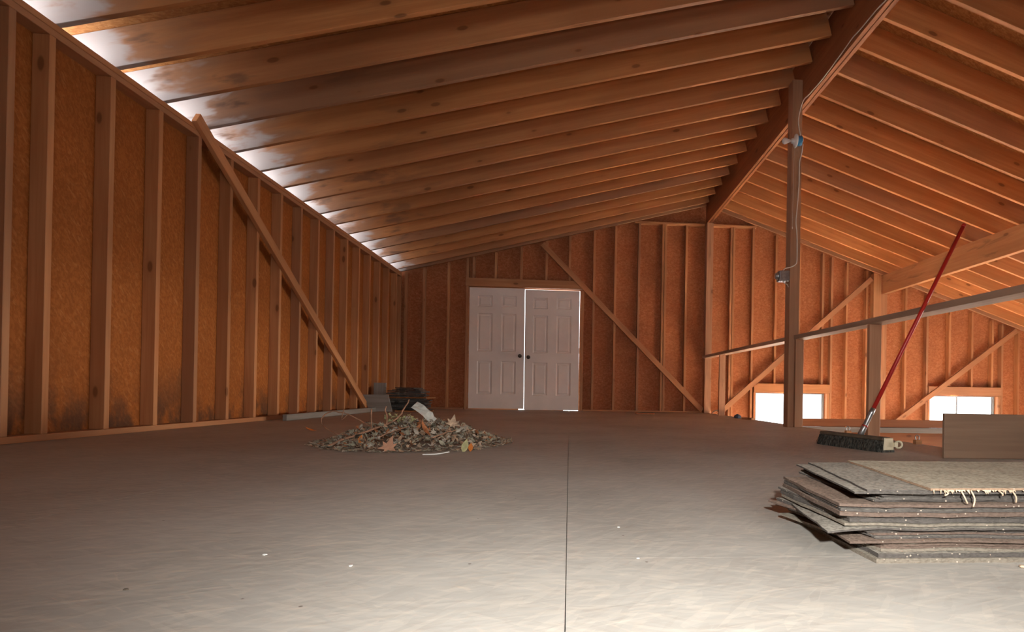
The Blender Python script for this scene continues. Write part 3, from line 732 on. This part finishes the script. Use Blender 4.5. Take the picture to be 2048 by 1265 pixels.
def pile_h(x, y):
    u = (x-CLX)/.50; v_ = (y-CLY)/.55; r = u*u+v_*v_
    return max(0, .13*(1-r))*(1+.3*mnoise.noise(Vector((x*7, y*7, 3))))
for i in range(2600):
    a_ = random.uniform(0, 6.283); r = random.random()**.6*1.12
    x = CLX+.50*r*math.cos(a_); y = CLY+.55*r*math.sin(a_)
    h_ = pile_h(x, y)
    z = h_*random.uniform(.35, 1)+.008
    sz = random.choice((.008, .011, .014, .018, .024))
    tilt = 1.2 if h_ > .02 else .35
    z = max(z, sz*.5*tilt)
    mi = random.choices(range(6), (7, 6, 5, 3, 1, 4))[0]
    add_leaf(bm, leaf_shape('maple' if random.random() < .4 else 'oval'), (x, y, z), sz, (random.uniform(-tilt, tilt), random.uniform(-tilt, tilt), random.uniform(0, 6.3)), random.uniform(-.5, .9), mi)
o = put('leaf_heap', bm, M['leafs']); tag(o, 'swept heap of dry grey and brown leaves on the floor', 'leaves', kind='stuff')
def one_leaf(name, loc, size, rot, mat, lab, kind='maple', curl=.25):
    bm = bmesh.new(); add_leaf(bm, leaf_shape(kind), (0, 0, 0), size, rot, curl, 0, .0015)
    lo = min(v.co.z for v in bm.verts)
    o = put(name, bm, mat); o.location = (loc[0], loc[1], loc[2]-(lo if loc[2] == 0 else 0)); return tag(o, lab, 'leaf')
one_leaf('maple_leaf', (-.885, 2.84, 0), .056, (1.05, .1, -.25), M['leaf_maple'], 'large pale pink maple leaf at the front of the leaf heap', curl=.15)
one_leaf('dry_leaf', (-1.10, 3.06, .035), .036, (1.1, .3, .6), M['leaf_orange'], 'bright orange leaf at the left front of the heap', 'oval')
one_leaf('dry_leaf', (-1.88, 4.25, 0), .045, (.3, 0, 1.4), M['leaf_orange'], 'lone orange leaf on the floor near the left wall', 'oval', .4)
one_leaf('dry_leaf', (-.50, 2.92, .02), .028, (.9, .1, .2), M['leaf_orange'], 'small orange leaf at the right front of the heap', 'oval')
one_leaf('dry_leaf', (-.53, 2.93, .025), .04, (1.2, .2, 0), M['lichen'], 'pale pointed leaf upright at the right front of the heap', 'oval')
one_leaf('dry_leaf', (-.78, 3.1, .10), .05, (1.0, 0, 1.2), M['leafs'][4], 'rust brown curled leaf in the middle of the heap', 'oval', .6)
one_leaf('dry_leaf', (-.66, 3.25, .12), .05, (1.1, .2, .3), M['leafs'][3], 'pinkish tan leaf on the right crest of the heap', 'maple', .5)
bm = bmesh.new()
for i in range(26): add_leaf(bm, leaf_shape('maple'), (random.uniform(-.085, .085), random.uniform(-.03, .03), random.uniform(-.03, .03)-0), random.uniform(.012, .02), (random.uniform(-1.2, 1.2), random.uniform(-1, 1), random.uniform(0, 6)), .5)
o = put('lichen_clump', bm, M['lichen']); o.location = (-1.0, 3.42, .135); tag(o, 'yellow green lichen clump on top of the leaf heap', 'lichen')
def twig(pts, r, lab, subs=()):
    bm = bmesh.new(); sp_ = spline(pts, 5); n = len(sp_)
    sp_ = [p+Vector((random.uniform(-1, 1), random.uniform(-1, 1), random.uniform(-1, 1)))*.0025 for p in sp_]
    tube(bm, sp_, [r*(1-.5*i/n) for i in range(n)], 6)
    for s in subs: tube(bm, spline(s, 4), r*.55, 5)
    tag(put('dry_twig', bm, M['twig']), lab, 'twig', 'twigs in the leaf heap')
twig([(-1.25, 3.0, .01), (-1.15, 3.1, .06), (-1.05, 3.2, .10), (-.98, 3.3, .15), (-.955, 3.35, .21), (-.94, 3.38, .255)], .007, 'longest twig, sticking out to the upper right of the heap', [[(-1.02, 3.23, .115), (-1.03, 3.27, .16), (-1.05, 3.3, .19), (-1.045, 3.3, .215)], [(-1.08, 3.17, .09), (-1.11, 3.25, .15), (-1.12, 3.28, .2)]])
twig([(-1.06, 3.25, .07), (-1.17, 3.35, .11), (-1.28, 3.4, .155), (-1.33, 3.42, .17)], .005, 'twig with a crumpled tip at the left of the heap', [[(-1.30, 3.41, .16), (-1.33, 3.4, .13), (-1.31, 3.38, .19)]])
twig([(-1.33, 3.42, .17), (-1.40, 3.42, .175), (-1.44, 3.40, .14), (-1.42, 3.36, .10), (-1.33, 3.3, .06), (-1.22, 3.25, .045), (-1.12, 3.2, .03)], .004, 'thin curled twig looping at the far left of the heap')
twig([(-1.0, 3.05, .06), (-.93, 3.08, .09), (-.86, 3.1, .115)], .0035, 'short dark twig across the middle of the heap')
twig([(-.72, 3.0, .06), (-.66, 3.03, .085), (-.6, 3.05, .10)], .0035, 'short dark twig on the right of the heap')
# white paper scrap
bm = bmesh.new(); n = 7
gridv = [[bm.verts.new(((i/n-.5)*.15, (j/4-.5)*.06, .012*mnoise.noise(Vector((i*.9, j*1.3, 1)))+.05*(abs(i/n-.5)**1.2)*(-1))) for j in range(5)] for i in range(n+1)]
for i in range(n):
    for j in range(4): bm.faces.new((gridv[i][j], gridv[i+1][j], gridv[i+1][j+1], gridv[i][j+1]))
r_ = bmesh.ops.solidify(bm, geom=bm.faces[:], thickness=.003)
o = put('paper_scrap', bm, M['paper']); o.location = (-.84, 3.36, .185); o.rotation_euler = (.9, .75, .15); tag(o, 'crumpled white paper scrap on top of the leaf heap', 'paper')
bm = bmesh.new(); tube(bm, spline([(-.695, 2.74, .004), (-.66, 2.745, .004), (-.62, 2.76, .006), (-.58, 2.79, .012)]), [.0022]*5+[.003]*8 if False else .003, 5)
tag(put('plastic_strip', bm, M['paper']), 'thin white strip lying before the right of the leaf heap', 'strip')

# ---------------------------------------------------------------- back left corner
tag(lumber('loose_board', (-2.655, 5.47, .030), (-2.69, 8.05, .030), (0, 0, 1), .058, .038, M['greyboard']), 'long grey board lying on the floor along the left wall', 'board')
tag(lumber('scrap_board', (-2.70, 8.24, .0), (-2.70, 8.24, .405), (1, 0, 0), .17, .03, M['greyboard']), 'upright grey board behind the dark shingle pile', 'board')
bm = bmesh.new()
poly_prism(bm, [(-2.92+.02, .235), (-2.56, .24), (-2.5, .004), (-2.80, .004)], -.012, .012); bmesh.ops.recalc_face_normals(bm, faces=bm.faces)
o = put('scrap_board', bm, M['greyboard']); o.location = (.05, 8.0, 0); tag(o, 'grey slanted panel offcut leaning left of the shingle pile', 'board')
z = 0.0; NS = 19
for i in range(NS):
    th = random.uniform(.014, .022) if i else .02
    w = random.uniform(.50, .62)*(1 if i < 14 else 1-.1*(i-13)); d_ = random.uniform(.26, .34)
    bm = bmesh.new(); nx = 8; T = []; Bq = []
    for k2 in range(2):
        T.append([]); Bq.append([])
        for a_ in range(nx+1):
            u = a_/nx-.5; yy = (k2-.5)*d_+random.uniform(-.012, .012); zz = .004*mnoise.noise(Vector((u*4, i*.2, 0)))
            T[k2].append(bm.verts.new((u*w, yy, th*.8+zz))); Bq[k2].append(bm.verts.new((u*w, yy, zz+.001)))
    for a_ in range(nx):
        bm.faces.new((T[0][a_], T[0][a_+1], T[1][a_+1], T[1][a_])); bm.faces.new((Bq[0][a_+1], Bq[0][a_], Bq[1][a_], Bq[1][a_+1]))
        bm.faces.new((Bq[0][a_], Bq[0][a_+1], T[0][a_+1], T[0][a_])); bm.faces.new((T[1][a_], T[1][a_+1], Bq[1][a_+1], Bq[1][a_]))
    bm.faces.new((Bq[1][0], Bq[0][0], T[0][0], T[1][0])); bm.faces.new((Bq[0][nx], Bq[1][nx], T[1][nx], T[0][nx]))
    tanp = i in (10, 0)
    o = put('roof_shingle', bm, M['shingle_tan'] if tanp else M['shingle'])
    o.location = (-2.32+random.uniform(-.045, .045)+(.05 if tanp else 0), 8.3+random.uniform(-.03, .03), z); o.rotation_euler = (0, random.uniform(-.012, .012), random.uniform(-.2, .2))
    tag(o, 'torn tan shingle %s' % ('at the bottom of the dark corner pile' if i == 0 else 'sticking out right of the dark corner pile') if tanp else 'dark worn shingle in the corner pile, %s layer from the floor' % (ORD[i]), 'shingle', 'shingles in the corner pile')
    z += th
# scraps near the end wall and loft edge
tag(lumber('wood_offcut', (1.02, 8.5, .009), (1.30, 8.52, .009), (0, 1, 0), .05, .018, M['ridge']), 'dark offcut lying alone on the floor near the end wall', 'offcut')
tag(lumber('wood_offcut', (2.30, 7.25, .014), (2.36, 7.02, .014), (1, 0, 0), .05, .026, M['beam']), 'pale offcut at the loft edge before the left window', 'offcut')
bm = bmesh.new(); bmesh.ops.create_icosphere(bm, subdivisions=3, radius=1)
for v in bm.verts:
    k_ = 1+.35*mnoise.noise(v.co*2.2); v.co = Vector((v.co.x*.045*k_, v.co.y*.05*k_, max(-.0, v.co.z*.035*k_+.02)))
tag(put('rag', bm, M['rag'], loc=(2.31, 7.52, .0), smooth=True), 'crumpled blue grey rag at the loft edge', 'rag')
tag(lumber('wood_sliver', (.845, .985, .003), (.92, .94, .003), (0, 1, 0), .012, .004, M['fibre']), 'thin wood sliver on the floor before the felt pile', 'sliver')
